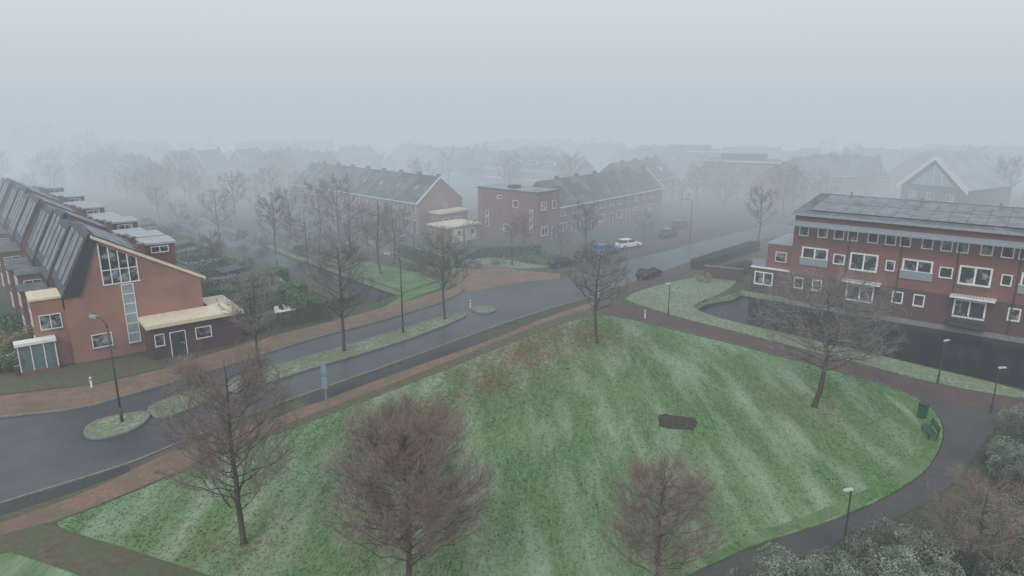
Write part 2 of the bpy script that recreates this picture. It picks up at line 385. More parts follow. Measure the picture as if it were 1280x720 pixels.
# ------------------------------------------------------------------ trees
def tree_meshes(seed, h, clear, rad, nl=30, ns=9, nt_=8, nf=4, k='twig', tw=.012, spread=.0, r0=None, zc=None, sf=1.0, jit=.14, up=.18, rise=.20, env=1.12):
    r=random.Random(seed); T=MB(); C=MB(); r0=r0 or h*.014
    mk=C.mi(k)
    zc=zc or (clear+h)/2*1.0
    H2=(h-clear)/2*1.04
    def tri(p,d,L,w):
        e=p+d*L
        if (e.x*e.x+e.y*e.y)/(rad*rad)+((e.z-zc)/H2)**2>env*r.uniform(.85,1.2): return
        s=Vector((r.uniform(-1,1),r.uniform(-1,1),r.uniform(-1,1))).cross(d)
        if s.length<1e-4: return
        s=s.normalized()*w; o=len(C.v)
        C.v+=[tuple(p-s),tuple(p+s),tuple(e)]; C.f.append((o,o+1,o+2)); C.m.append(mk)
    top=h*.93; n=9; P=[];R=[]
    wx=r.uniform(-.3,.3); wy=r.uniform(-.3,.3)
    for i in range(n):
        f=i/(n-1); P.append(Vector((wx*math.sin(f*4)+r.uniform(-.05,.05),wy*math.sin(f*3)+r.uniform(-.05,.05),f*top))); R.append(r0*(1-f)**.8+.012)
    R[0]*=1.45; P[0]=Vector((0,0,-.05)); R.insert(1,r0*1.05); P.insert(1,Vector((0,0,.25)))
    T.tube(P,R,8,'bark')
    def tp(z):
        f=z/top; return Vector((wx*math.sin(f*4),wy*math.sin(f*3),z))
    def rv(d,ang):
        o=Vector((r.gauss(0,1),r.gauss(0,1),r.gauss(0,1))); o=(o-d*o.dot(d))
        if o.length<1e-4: return d
        return (d*math.cos(ang)+o.normalized()*math.sin(ang)).normalized()
    for kx in range(nl):
        f=kx/nl
        z0=clear+f*(h*.84-clear)
        zt=min(z0+(rise-.1*spread+r.uniform(-.06,.08))*(h-clear)*(1.15-.7*f), h*.985)
        e=max(.04,1-((zt-zc)/H2)**2)
        rr=rad*math.sqrt(e)*r.uniform(1-jit,1+jit*.4)
        az=kx*2.3999+r.uniform(-.5,.5)
        a=tp(z0); b=Vector((rr*math.cos(az),rr*math.sin(az),zt))
        c=a.lerp(b,.5)+Vector((0,0,-(.12)*(b-a).length+ spread*.2*(b-a).length))+Vector((r.uniform(-.4,.4),r.uniform(-.4,.4),0))
        LP=[]
        for i in range(7):
            t=i/6; q=a*(1-t)**2+c*2*t*(1-t)+b*t*t
            if 0<i<6: q+=Vector((r.gauss(0,.09),r.gauss(0,.09),r.gauss(0,.08)))
            LP.append(q)
        lr=max(.016,r0*.34*(1-f*.7)*(30/max(nl,30))**.5)
        C.tube(LP,[lr*(1-i/6)**.9+.005 for i in range(7)],5,'bark',False)
        Ln=(b-a).length
        for j in range(ns):
            t=.15+.85*(j+r.random())/ns
            i=min(5,int(t*6)); q=LP[i].lerp(LP[i+1],t*6-i); d=(LP[i+1]-LP[i]).normalized()
            sd=rv(d,r.uniform(.45,1.0)); sd=(sd+Vector((0,0,.30))).normalized()
            sl=(.22+.25*(1-t))*max(Ln,rad*.5)*r.uniform(.55,1.15)*sf
            m1=q+sd*sl*.5; sd2=(rv(sd,.3)+Vector((0,0,.18))).normalized(); m2=m1+sd2*sl*.5
            if (m2.x**2+m2.y**2)/(rad*rad)+((m2.z-zc)/H2)**2>env*1.02: m2=m1.lerp(m2,.3)
            C.tube([q,m1,m2],[lr*.25+.004,lr*.15+.004,.004],3,k,False)
            for g in range(nt_):
                tt=.12+.88*(g+r.random())/nt_
                w=q.lerp(m1,tt*2) if tt<.5 else m1.lerp(m2,tt*2-1)
                td=(rv(sd2,r.uniform(.35,.95))+Vector((0,0,up))).normalized(); tl=r.uniform(.35,.8)*(rad/3.5)**.5*(.5+.5*sf)
                tri(w,td,tl,tw*1.2)
                for x in range(nf):
                    pp=w+td*tl*r.uniform(.25,1); fd=rv(td,r.uniform(.3,.8)); tri(pp,fd,r.uniform(.18,.40),tw)
    return T.mesh("trunk",True,True), C.mesh("crown",False)
def tree(label, px, meshes, rz=0, sc=1, name="bare_tree", group=None, loc=None):
    p=loc or G(*px)
    o=thing(name,label,"tree",(p[0],p[1],.05),rz,group)
    obj("trunk",meshes[0],o); obj("crown",meshes[1],o)
    o.scale=(sc,sc,sc); return o

tree("bare reddish brown tree on the frosted lawn beside the road", (305,683), tree_meshes(11,10.9,2.0,3.5,48,12,10,5,'twig',.0058,sf=1.0,rise=.30,up=.3,jit=.24,env=1.15),20)
tree("dense rounded mauve brown bare tree on the lawn", (514,752), tree_meshes(12,9.8,1.7,3.75,84,12,11,5,'twigr',.0058,sf=1.0,jit=.28,up=.35,rise=.30,env=1.06),0)
tree("low frosted bare tree beside the asphalt path", (822,748), tree_meshes(13,7.2,1.0,2.8,44,11,9,5,'twigr',.0055,sf=.95,rise=.28,up=.3,jit=.25,env=1.12),60)
tree("slim bare tree at the tip of the lawn", (746,430), tree_meshes(14,10.2,3.2,2.9,28,9,8,4,'twigd',.008,rise=.3),0)
tree("wide spreading bare tree on the lawn", (1018,510), tree_meshes(15,11.2,3.0,5.0,40,12,10,4,'twigf',.0075,spread=.6,r0=.2),0)
tree("bare tree on the grass median of the road", (556,400), tree_meshes(16,9.6,3,3.2,28,9,8,4,'twigd',.0078,rise=.3),0,group="trees on the road median")
tree("bare tree on the grass median of the road", (430,440), tree_meshes(17,11,3,3.4,30,9,8,4,'twigd',.0078,rise=.3),0,group="trees on the road median")
tree("bare tree on the median beside the terrace", (327,471), tree_meshes(18,9.6,3,2.7,28,9,8,4,'twigf',.0078,rise=.3),0,group="trees on the road median")
tree("thin reddish bare tree among the bushes", (1212,745), tree_meshes(19,6.3,1.2,2.3,28,8,8,4,'twigr',.006,sf=.9,rise=.3,env=1.2),0)
bgm=[tree_meshes(31,10,2.2,3.8,22,8,7,3,'twigd',.013,rise=.3), tree_meshes(32,11,3,3.2,22,8,7,3,'twigb',.014,rise=.3), tree_meshes(33,8.5,1.4,3.7,22,8,7,3,'twigd',.013)]
rb=random.Random(77)
bgpx=[(275,297,.9),(345,318,.85),(385,336,1.0),(362,298,.9),(295,276,.9),(440,330,1.1),(476,342,.9),
 (232,248,1),(180,232,1.1),(340,262,1),(425,300,1),(460,312,.9),(150,228,1.2),(115,222,1.4),(90,220,1.5),(60,215,1.6),(35,212,1.4),(10,206,1.3),
 (590,312,.5),(655,318,.6),(548,330,.8),(492,330,.8),(948,300,.95),(905,262,.9),(980,270,1),(870,256,.8),(1030,262,1),(700,322,.5),(640,312,.45),
 (500,300,.8),(850,262,.8),(730,318,.7),(805,300,.6),(300,232,1),(335,240,1),(205,215,1),(1080,250,1),(1250,262,1),(1040,240,1.1),(1005,245,.9),
 (400,300,.9),(370,270,.9),(130,240,1),(200,275,.7),(240,300,.6),(212,322,.5),(268,345,.55),(222,285,.7),(190,262,.9),(160,255,.8),(315,262,.9),
 (170,242,1),(210,255,.9),(250,256,.9),(110,238,1.1),(140,232,1.1),(255,245,1),(185,250,.9)]
for i,(u,v,s) in enumerate(bgpx):
    tree("bare winter tree half lost in fog",(u,v),bgm[i%3],rb.uniform(0,360),s*rb.uniform(.9,1.1),group="foggy trees between the houses")
for i in range(115):
    y=rb.uniform(150,260); x=rb.uniform(-.8,.8)*y
    tree("bare winter tree half lost in fog",None,bgm[i%2],rb.uniform(0,360),rb.uniform(.6,1.15),group="foggy trees between the houses",loc=(x,y))

# ------------------------------------------------------------------ bushes & hedges
def bush_mesh(seed, blobs, n, size, k):
    r=random.Random(seed); mb=MB(); mi=mb.mi(k)
    for q in range(6):
        b=r.choice(blobs); mb.tube([(b[0]*.3,b[1]*.3,0),(b[0],b[1],b[2]*.9)],[.04,.015],4,'bark',False)
    for _ in range(n):
        b=r.choice(blobs)
        d=Vector((r.gauss(0,1),r.gauss(0,1),r.gauss(0,1))).normalized(); rad=b[3]*(r.uniform(.55,1.08)**.6)
        p=Vector((b[0],b[1],b[2]))+d*rad
        if p.z<.03: continue
        s=r.uniform(.5,1)*size; o=len(mb.v)
        a=Vector((r.gauss(0,1),r.gauss(0,1),r.gauss(0,1))).normalized(); c=a.orthogonal().normalized()
        mb.v+=[tuple(p-a*s),tuple(p+c*s*.55),tuple(p+a*s),tuple(p-c*s*.55)]
        mb.f.append((o,o+1,o+2,o+3)); mb.m.append(mi)
    return mb.mesh("bush",False)
def bl(seed,n,R,H):
    r=random.Random(seed); return [(r.uniform(-R,R),r.uniform(-R,R),r.uniform(.35,1)*H,r.uniform(.35,.6)*R) for _ in range(n)]
bm_=[bush_mesh(1,bl(1,9,1.5,1.5),8500,.055,'bush'), bush_mesh(2,bl(2,9,1.3,1.2),7500,.055,'bush'), bush_mesh(3,bl(3,8,1.6,1.9),9000,.06,'bush')]
for i,(u,v,s) in enumerate([(1000,745,.9),(1050,732,.9),(1100,722,1),(1150,716,1.0),(955,755,.8),(1140,745,1.1),(1185,705,.8),(1250,655,1.0),(1290,630,1.1),(1240,700,.9),(1280,690,1.1),(1262,600,.9),(1290,585,1.0),(1250,576,.7),(1275,560,.8),(1300,550,1),(1060,760,1.2),(1000,775,1.1),(1230,740,1.2),(1290,740,1.2),(1228,655,.6)]):
    o=thing("evergreen_bush","frosted grey green evergreen bush beside the path","bush",G(u,v),i*67,"bushes by the asphalt path",bm_[i%3]); o.scale=(s,s,s)
smallb=[bush_mesh(5,bl(5,6,.9,.8),1100,.12,'hedge'), bush_mesh(6,bl(6,6,1.2,.8),1300,.13,'bush'), bush_mesh(7,bl(7,6,.9,.8),1000,.12,'ochre')]
for i,(u,v,s) in enumerate([(8,448,1.1),(30,455,1),(15,430,1.3),(2,415,1.5),(25,405,1),(45,462,.8),(5,465,.9),(590,335,1),(620,330,.9),(660,328,1),(690,322,.9),(605,318,1.3),(575,322,1.2),
   (290,372,1.3),(310,352,1.2),(270,340,1.3),(240,325,1.3),(225,312,1.4),(385,378,1),(255,350,1.1),(330,350,1),(200,300,1.4),(180,290,1.3),(880,352,.9),(900,345,1),(920,342,1.1),(540,345,1),(520,338,1.1),(300,335,1.3),(265,312,1.3),
   (320,365,1.2),(345,358,1.2),(250,335,1.2),(235,306,1.3),(215,290,1.3),(195,315,1.2),(300,300,1.4),(330,305,1.4),(280,282,1.5),(380,318,1.3),(410,322,1.3),(445,325,1.2)]):
    o=thing("garden_shrub",["dark green rounded garden shrub","frost covered garden shrub","ochre brown winter garden shrub"][i%3],"shrub",G(u,v),i*51,"shrubs in the gardens",smallb[i%3]); o.scale=(s,s,s)
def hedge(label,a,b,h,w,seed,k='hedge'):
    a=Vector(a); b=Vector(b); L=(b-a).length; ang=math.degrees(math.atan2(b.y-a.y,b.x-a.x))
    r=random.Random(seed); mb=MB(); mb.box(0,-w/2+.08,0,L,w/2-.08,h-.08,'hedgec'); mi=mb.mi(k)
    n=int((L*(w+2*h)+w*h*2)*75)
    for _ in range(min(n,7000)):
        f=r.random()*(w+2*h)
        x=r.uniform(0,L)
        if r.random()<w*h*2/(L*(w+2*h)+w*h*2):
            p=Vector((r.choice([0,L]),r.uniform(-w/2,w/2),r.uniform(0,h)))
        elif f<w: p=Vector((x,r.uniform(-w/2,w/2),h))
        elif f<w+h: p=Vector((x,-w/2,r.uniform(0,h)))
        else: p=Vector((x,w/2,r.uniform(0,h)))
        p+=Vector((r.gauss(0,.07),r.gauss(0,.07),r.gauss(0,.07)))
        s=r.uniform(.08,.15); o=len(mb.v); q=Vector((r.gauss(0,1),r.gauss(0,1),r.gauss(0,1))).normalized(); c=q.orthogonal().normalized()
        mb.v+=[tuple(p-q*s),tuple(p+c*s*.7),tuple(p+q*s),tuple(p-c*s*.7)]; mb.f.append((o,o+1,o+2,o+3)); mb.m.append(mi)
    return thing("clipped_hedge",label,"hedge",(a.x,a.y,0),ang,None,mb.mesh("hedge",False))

# ------------------------------------------------------------------ window library
_wc={}
def win(w,h,nx=1,ny=1,gl='glass',fr='white',t=.07):
    key=(w,h,nx,ny,gl,fr,t)
    if key in _wc: return _wc[key]
    mb=MB()
    mb.box(-w/2,-.07,0,-w/2+t,.02,h,fr); mb.box(w/2-t,-.07,0,w/2,.02,h,fr)
    mb.box(-w/2+t,-.07,0,w/2-t,.02,t,fr); mb.box(-w/2+t,-.07,h-t,w/2-t,.02,h,fr)
    for i in range(1,nx): x=-w/2+w*i/nx; mb.box(x-t/2,-.06,t,x+t/2,.02,h-t,fr)
    for i in range(1,ny):
        z=h*(1-i*.33) if ny==2 else h*i/ny
        for j in range(nx): mb.box(-w/2+w*j/nx+t/2+.002,-.055,z-t/2,-w/2+w*(j+1)/nx-t/2-.002,.02,z+t/2,fr)
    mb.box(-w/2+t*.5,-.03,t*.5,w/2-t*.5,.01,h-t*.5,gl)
    mb.box(-w/2-.05,-.13,-.07,w/2+.05,.02,-.003,'kerb')
    _wc[key]=mb.mesh("window"); return _wc[key]
def door_mesh(w=1.0,h=2.2,k='dgrey'):
    key=('d',w,h,k)
    if key in _wc: return _wc[key]
    mb=MB(); mb.box(-w/2-.07,-.06,0,-w/2,.02,h+.07,'white'); mb.box(w/2,-.06,0,w/2+.07,.02,h+.07,'white'); mb.box(-w/2,-.06,h,w/2,.02,h+.07,'white')
    mb.box(-w/2,-.03,.02,w/2,.01,h,k); mb.box(w*.05,-.04,h*.5,w*.3,.0,h*.88,'glass'); mb.box(w*.32,-.09,1.0,w*.42,-.03,1.12,'steel')
    _wc[key]=mb.mesh("door"); return _wc[key]
FR={'f':0,'l':-90,'r':90,'b':180}
def place(t,me,face,a,z,W=0,D=0,name="window",x=0,y=0):
    p={'f':(a,y,z),'l':(x,a,z),'r':(W,a,z),'b':(a,D,z)}[face]
    return obj(name,me,t,p,math.radians(FR[face]))

# ------------------------------------------------------------------ left terrace (mono-pitch)
LO=(-38.2,56.8); LA=38; LG=40
RX,RZ,EZ=2.7,10.9,6.2
def roofz(x): return RZ+(EZ-RZ)*(x-RX)/(11-RX)
def left_house(end):
    t=thing("terraced_house","",'house',(0,0))
    mb=MB(); w=5.38
    mb.prismy([(0,-.02),(0,6.2),(RX,RZ),(11,EZ),(11,-.02)],0,w,'bricko' if end else 'brick')
    obj("wall",mb.mesh("wall"),t)
    mb=MB(); mb.prismy([(RX-.1,RZ+.03),(RX-.1,RZ+.23),(11.4,roofz(11.4)+.22),(11.4,roofz(11.4)+.02)],-.12 if end else 0.002,w,'tile')
    mb.prismy([(RX-.05,RZ+.24),(RX-.05,RZ+.36),(11.35,roofz(11.35)+.36),(11.35,roofz(11.35)+.24)],w-.22,w-.02,'palest')
    obj("roof",mb.mesh("roof"),t)
    y_=-.16 if end else .002
    mb=MB(); mb.prismy([(-.15,5.95),(-.15,6.2),(RX-.25,RZ+.38),(RX-.05,RZ+.38),(RX-.05,RZ+.02),(.05,5.95)],y_,w,'zinc')
    mb.box(-.16,.4,4.9,-.02,w-.4,5.9,'zinc')
    obj("street_cladding",mb.mesh("street_cladding"),t)
    if end:
        mb=MB(); mb.prismy([(-.12,6.0),(RX-.12,RZ+.1),(RX+.25,RZ-.4),(1.2,6.0)],-.155,-.003,'zinc'); obj("gable_cladding",mb.mesh("gable_cladding"),t)
    def ps(x): return 6.2+(RZ+.38-6.2)*(x+.15)/(RX-.1)
    mb=MB()
    for y0 in (.5,2.9):
        a,b=.2,2.2
        mb.hexa([(a,y0,ps(a)-.05),(b,y0,ps(b)-.05),(b,y0+1.7,ps(b)-.05),(a,y0+1.7,ps(a)-.05),(a-.05,y0,ps(a)+.06),(b-.05,y0,ps(b)+.06),(b-.05,y0+1.7,ps(b)+.06),(a-.05,y0+1.7,ps(a)+.06)],'solarf')
    obj("solar_panel",mb.mesh("solar_panel"),t)
    mb=MB()
    for i in range(3):
        for j in range(2):
            x0=RX+.3+i*1.1; x1=x0+1.02; y0=.4+j*2.2; y1=y0+2.05
            mb.hexa([(x0,y0,roofz(x0)+.26),(x1,y0,roofz(x1)+.26),(x1,y1,roofz(x1)+.26),(x0,y1,roofz(x0)+.26),(x0,y0,roofz(x0)+.32),(x1,y0,roofz(x1)+.32),(x1,y1,roofz(x1)+.32),(x0,y1,roofz(x0)+.32)],'solarf')
    obj("solar_panel",mb.mesh("solar_panel"),t)
    mb=MB(); mb.box(6.9,1.2,roofz(6.9)-1.6,9.4,4.4,9.5,'brick'); mb.box(6.75,1.05,9.5,9.55,4.55,9.7,'palest')
    obj("dormer",mb.mesh("dormer"),t)
    obj("window",win(1.6,.9,2),t,(9.4,2.8,8.35),math.radians(90)); obj("window",win(1.5,.6,2),t,(8.1,1.2,8.75))
    mb=MB(); mb.box(6.2,.25,roofz(6.2)-.2,6.7,.85,roofz(6.2)+.9,'brick'); mb.box(6.15,.2,roofz(6.2)+.9,6.75,.9,roofz(6.2)+1.0,'kerb'); obj("chimney",mb.mesh("chimney"),t)
    bh=6.0 if end else 5.2
    mb=MB(); mb.box(-2.4,.4,-.02,0,3.6,bh,'bricko' if end else 'brick'); mb.box(-2.5,.3,bh,-.17,3.7,bh+.18,'cream' if end else 'bitumen'); obj("front_bay",mb.mesh("front_bay"),t)
    place(t,win(1.6,1.3,2),'f',-1.2,3.4,y=.4); place(t,win(1.8,1.2,2),'l',2.0,3.6,x=-2.4); place(t,win(1.8,1.4,2),'l',2.0,1.0,x=-2.4)
    place(t,door_mesh(1.0,2.2,'dgrey'),'l',4.5,.02,name="door"); place(t,win(1.2,1.3),'l',4.5,3.5)
    for a in (1.4,3.9): place(t,win(1.5,1.5,2),'r',a,1.0,W=11); place(t,win(1.3,1.3,1),'r',a,3.9,W=11)
    return t
th=left_house(False)
first=True
L1=loc2w(LO,LA,0,5.4)
for i in range(1,15):
    p=loc2w(L1,LG,(i%2)*.35,5.4*(i-1)+.15)
    lab="brick terraced house with dark sloping roof and solar panels"
    zz=-.3*(i%3)-.07*i
    if first:
        th.location=(*p,-.3); th.rotation_euler=(0,0,math.radians(LG)); th["label"]=lab; th["group"]="row of terraced houses"; first=False; base=th
    else: clone(base,(p[0],p[1],zz),LG,lab)
end=left_house(True); end.location=(*LO,0); end.rotation_euler=(0,0,math.radians(LA)); end["label"]="pinkish brick end house with tall gable glazing and low annex"; end["group"]="row of terraced houses"
mb=MB(); mb.prismy([(RX-.1,RZ-.02),(RX-.1,RZ+.27),(11.45,roofz(11.45)+.27),(11.45,roofz(11.45)-.02)],-.2,-.161,'cream'); obj("verge_board",mb.mesh("verge_board"),end)
mb=MB()
gx=[3.1,3.8,4.5,5.2,5.9]
for i in range(4):
    x0,x1=gx[i],gx[i+1]-.09; z0=6.7; a=roofz(x0)-.4; b=roofz(x1)-.4
    mb.extr([(x0,-.02,z0),(x1,-.02,z0),(x1,-.02,b),(x0,-.02,a)],[(x0,.01,z0),(x1,.01,z0),(x1,.01,b),(x0,.01,a)],'glass')
    mb.extr([(x1,-.06,z0),(x1+.09,-.06,z0),(x1+.09,-.06,b),(x1,-.06,b)],[(x1,.01,z0),(x1+.09,.01,z0),(x1+.09,.01,b),(x1,.01,b)],'white')
mb.box(3.0,-.06,6.6,6.0,.01,6.7,'white'); mb.box(3.0,-.06,6.7,3.1,.01,roofz(3.1)-.4,'white'); mb.box(3.101,-.055,7.9,5.88,.012,7.98,'white')
obj("gable_glazing",mb.mesh("gable_glazing"),end)
place(end,win(1.0,5.5,1,6,'palegl'),'f',4.85,1.0,name="stair_window")
place(end,win(1.6,1.25,1),'f',2.3,1.1)
mb=MB(); mb.box(5.6,-3.2,-.02,13.4,-.003,2.95,'brickp'); mb.box(11.002,-.001,-.02,13.4,3.2,2.95,'brickp'); mb.box(5.3,-3.5,2.92,13.7,-.005,3.25,'cream'); mb.box(5.5,-3.3,3.25,13.5,-.01,3.28,'cream'); mb.box(11.42,0.002,2.92,13.7,3.4,3.25,'cream')
obj("annex",mb.mesh("annex"),end)
obj("window",win(1.4,1.1,1),end,(10.0,-3.2,1.2)); obj("window",win(.8,1.1,1),end,(6.3,-3.2,1.2)); obj("door",door_mesh(1.2,2.2,'dgrey'),end,(7.8,-3.2,.02))
mb=MB(); mb.box(-3.9,-.6,-.02,-1.2,.38,.35,'brick')
for x in (-3.9,-3.0,-2.1,-1.28): mb.box(x,-.6,.35,x+.08,-.52,2.6,'white')
mb.box(-3.82,-.56,.35,-1.28,.36,2.6,'bluegl'); mb.box(-4.05,-.75,2.6,-1.1,.39,2.85,'white')
obj("conservatory",mb.mesh("conservatory"),end)

# gardens behind left terrace
def fence_mesh(L,h):
    mb=MB(); n=int(L/1.8)+1
    for i in range(n): mb.box(i*L/(n-1)-.04,-.04,0,i*L/(n-1)+.04,.04,h+.05,'wood')
    x=0
    while x<L-.1: mb.box(x+.005,-.06,.05,min(x+.14,L),-.042,h,'wood'); x+=.15
    return mb.mesh("fence")
fm=fence_mesh(9.5,1.7); fm2=fence_mesh(5.4,1.8)
shed=MB(); shed.box(0,0,0,2.4,2.6,2.0,'wood'); shed.prismy([(-.15,2.0),(-.15,2.12),(2.55,2.42),(2.55,2.0)],-.15,2.75,'zinc'); shed=shed.mesh("shed")
for i in range(0,13):
    q0=5.4*i
    sheet("garden_lawn",[loc2w(LO,LG,13.8,q0+.3),loc2w(LO,LG,21.4,q0+.3),loc2w(LO,LG,21.4,q0+5.0),loc2w(LO,LG,13.8,q0+5.0)],.012,['green_g','verge','green_g'][i%3],"small back garden lawn")
    sheet("garden_terrace",[loc2w(LO,LG,11.6,q0+.3),loc2w(LO,LG,13.7,q0+.3),loc2w(LO,LG,13.7,q0+5.0),loc2w(LO,LG,11.6,q0+5.0)],.016,['kerb','redpath'][i%2],"paved garden terrace")
    p=loc2w(LO,LG,12.0,5.4*i+.02)
    if i>0:
        if i%3!=1: hedge("dark green hedge between back gardens",loc2w(LO,LG,12,5.4*i),loc2w(LO,LG,21.5,5.4*i),1.8,.9,i,['hedge','bush'][i%2])
        else: thing("wooden_fence","weathered wooden fence between back gardens","fence",p,LG,"garden fences",fm)
    if i%4==3:
        thing("garden_shed","small wooden garden shed with flat dark roof","shed",loc2w(LO,LG,18.5,5.4*i+1.2),LG,"garden sheds",shed)
    if i%2: thing("wooden_fence","weathered wooden fence beside the ditch","fence",loc2w(LO,LG,21.8,5.4*i),LG+90,"garden fences",fm2)
    else: hedge("green hedge at the end of a back garden",loc2w(LO,LG,21.8,5.4*i),loc2w(LO,LG,21.8,5.4*i+5.4),1.9,1.0,50+i)
hedge("clipped dark green garden hedge beside the annex",G(285,398),G(378,374),2.1,2.2,101)
hedge("clipped dark green garden hedge",G(296,370),G(356,352),1.9,1.8,102)
hedge("garden hedge with frosted top",G(215,333),G(275,318),1.8,1.0,103,'bush')
thing("wooden_fence","dark wooden fence beside the pavement","fence",loc2w(LO,LA,13.8,-1.2),LA,"garden fences",fm)
hedge("hedge beside the ditch and pavement",G(395,392),G(448,379),1.2,.8,104)

# ------------------------------------------------------------------ generic terraced house
def gable_house(w,d,e,r,brick='brick',detail=2,solar=False,dormer=False,verge=None,band=False):
    t=thing("terraced_house","",'house',(0,0)); W=w-.01
    mb=MB(); mb.prismx([(0,-.02),(0,e),(d/2,r),(d,e),(d,-.02)],0,W,brick); obj("wall",mb.mesh("wall"),t)
    mb=MB(); mb.prismx([(-.4,e-.25),(d/2,r+.04),(d+.4,e-.25),(d+.4,e-.07),(d/2,r+.24),(-.4,e-.07)],0,W,'tile'); obj("roof",mb.mesh("roof"),t)
    mb=MB(); mb.box(0,-.52,e-.28,W,-.40,e-.14,'white'); obj("gutter",mb.mesh("gutter"),t)
    if verge is not None:
        for vx in verge:
            x0,x1=(W+.001,W+.14) if vx else (-.14,-.001)
            mb=MB(); mb.prismx([(-.5,e-.4),(d/2,r+.0),(d+.5,e-.4),(d+.5,e-.05),(d/2,r+.34),(-.5,e-.05)],x0,x1,'white'); obj("verge_board",mb.mesh("verge_board"),t)
    sl=(r-e)/(d/2)
    if solar:
        mb=MB()
        for i in range(3):
            x0=.5+i*1.5; a,b=1.0,3.2
            mb.hexa([(x0,a,e+sl*a+.18),(x0+1.4,a,e+sl*a+.18),(x0+1.4,b,e+sl*b+.18),(x0,b,e+sl*b+.18),(x0,a,e+sl*a+.26),(x0+1.4,a,e+sl*a+.26),(x0+1.4,b,e+sl*b+.26),(x0,b,e+sl*b+.26)],'solar')
        obj("solar_panel",mb.mesh("solar_panel"),t)
    else:
        mb=MB(); x0=w*.3; a,b=2,2.9
        mb.hexa([(x0,a,e+sl*a+.1),(x0+.7,a,e+sl*a+.1),(x0+.7,b,e+sl*b+.1),(x0,b,e+sl*b+.1),(x0,a,e+sl*a+.26),(x0+.7,a,e+sl*a+.26),(x0+.7,b,e+sl*b+.26),(x0,b,e+sl*b+.26)],'paler'); obj("skylight",mb.mesh("skylight"),t)
    if dormer:
        mb=MB(); mb.box(1.2,1.3,e,w-1.2,d/2,e+sl*1.3+1.5,'white'); mb.box(1.0,1.1,e+sl*1.3+1.5,w-1.0,d/2+.3,e+sl*1.3+1.65,'bitumen'); obj("dormer",mb.mesh("dormer"),t)
        obj("window",win(w-2.8,1.0,3),t,(w/2,1.3,e+sl*1.3+.3))
    mb=MB(); mb.box(w-.8,d/2-.3,r-.4,w-.2,d/2+.3,r+.6,brick); mb.box(w-.85,d/2-.35,r+.6,w-.15,d/2+.35,r+.7,'kerb'); obj("chimney",mb.mesh("chimney"),t)
    if detail>0:
        obj("window",win(2.0,1.5,2),t,(1.6,0,.9)); obj("door",door_mesh(),t,(w-1.3,0,.02))
        obj("window",win(1.5,1.4,2),t,(1.6,0,3.5)); obj("window",win(1.1,1.4,1),t,(w-1.3,0,3.5))
    if band:
        mb=MB(); mb.box(0,-.12,2.75,W,-.002,3.1,'white'); mb.box(0,-.12,e-.75,W,-.002,e-.45,'white'); obj("facade_band",mb.mesh("facade_band"),t)
    if detail>1:
        obj("window",win(1.0,1.2,1),t,(0,d*.35,3.6),math.radians(-90)); obj("window",win(.8,1.2,1),t,(W,d*.6,3.6),math.radians(90))
    return t
def row(proto_kw, o, ang, n, label, group, start=0, endverge=(None,None)):
    w=proto_kw['w']; pr=[]
    for i in range(n):
        if i==0 and endverge[0] is not None: h=gable_house(**{**proto_kw,'verge':endverge[0],'detail':2})
        elif i==n-1 and endverge[1] is not None: h=gable_house(**{**proto_kw,'verge':endverge[1],'detail':2})
        else:
            if pr: h=clone(pr[0],(0,0))
            else: h=gable_house(**proto_kw); pr.append(h)
        p=loc2w(o,ang,w*(i+start),0); h.location=(*p,0); h.rotation_euler=(0,0,math.radians(ang)); h["label"]=label; h["group"]=group
W55=dict(w=5.5,d=10,e=5.5,r=9.4)
BO=(-16.2,119.5)
row(dict(W55,brick='bricko',solar=False,detail=1),BO,-45,8,"brick terraced house with white gutter and grey roof","terrace beyond the ditch",-8,(None,[1]))
CO=G(671,304)
row(dict(W55,w=6.1,d=9,e=5.3,r=9.0,brick='brick',detail=1,solar=True),loc2w(CO,50,6.2,0.4),50,6,"brick terraced house with solar panels facing the street","terrace along the street",0,(None,[1]))
t=thing("corner_house","flat roofed dark red brick corner house with narrow white windows","house",CO,50)
mb=MB(); mb.box(0,0,-.02,6,13,8.1,'brick'); obj("wall",mb.mesh("wall"),t)
mb=MB(); mb.box(-.12,-.12,8.1,6.12,13.12,8.25,'dgrey'); mb.box(.1,.1,8.25,5.9,12.9,8.30,'paler'); obj("roof",mb.mesh("roof"),t)
place(t,win(.8,3.8,1,4,'palegl'),'l',1.2,1.6,name="window"); place(t,win(1.2,1.2),'l',4.5,5.4); place(t,win(1.0,.6,1),'l',8.0,6.6); place(t,win(.7,2.8,1,3),'l',10.8,1.6); place(t,win(1.2,1.3),'l',6.5,1.2)
place(t,win(1.4,1.4,2),'f',1.8,5.2); place(t,win(1.8,1.5,2),'f',2.0,1.0); place(t,win(1.0,1.4,1),'f',4.6,5.2); place(t,door_mesh(),'f',4.6,.02,name="door")
mb=MB(); mb.box(1.6,6,8.30,3.2,7.6,8.8,'dgrey'); obj("roof_hatch",mb.mesh("roof_hatch"),t)
t=thing("garage_block","low pale flat roofed garages beside the brick gable","garage",loc2w(G(560,305),-45,0,0),45)
mb=MB(); mb.box(0,0,-.02,7,5,2.5,'bricko'); obj("wall",mb.mesh("wall"),t)
mb=MB(); mb.box(-.2,-.2,2.5,7.2,5.2,2.75,'cream'); obj("roof",mb.mesh("roof"),t)
obj("garage_door",door_mesh(2.2,2.1,'cream'),t,(2,0,.02)); obj("garage_door",door_mesh(2.2,2.1,'cream'),t,(5,0,.02))
t=thing("brick_porch","pale flat roofed brick porch on the gable end","porch",G(550,294),45)
mb=MB(); mb.box(0,0,-.02,6.5,2.6,3.6,'bricko'); obj("wall",mb.mesh("wall"),t)
mb=MB(); mb.box(-.2,-.2,3.6,6.7,2.8,3.95,'cream'); obj("roof",mb.mesh("roof"),t)
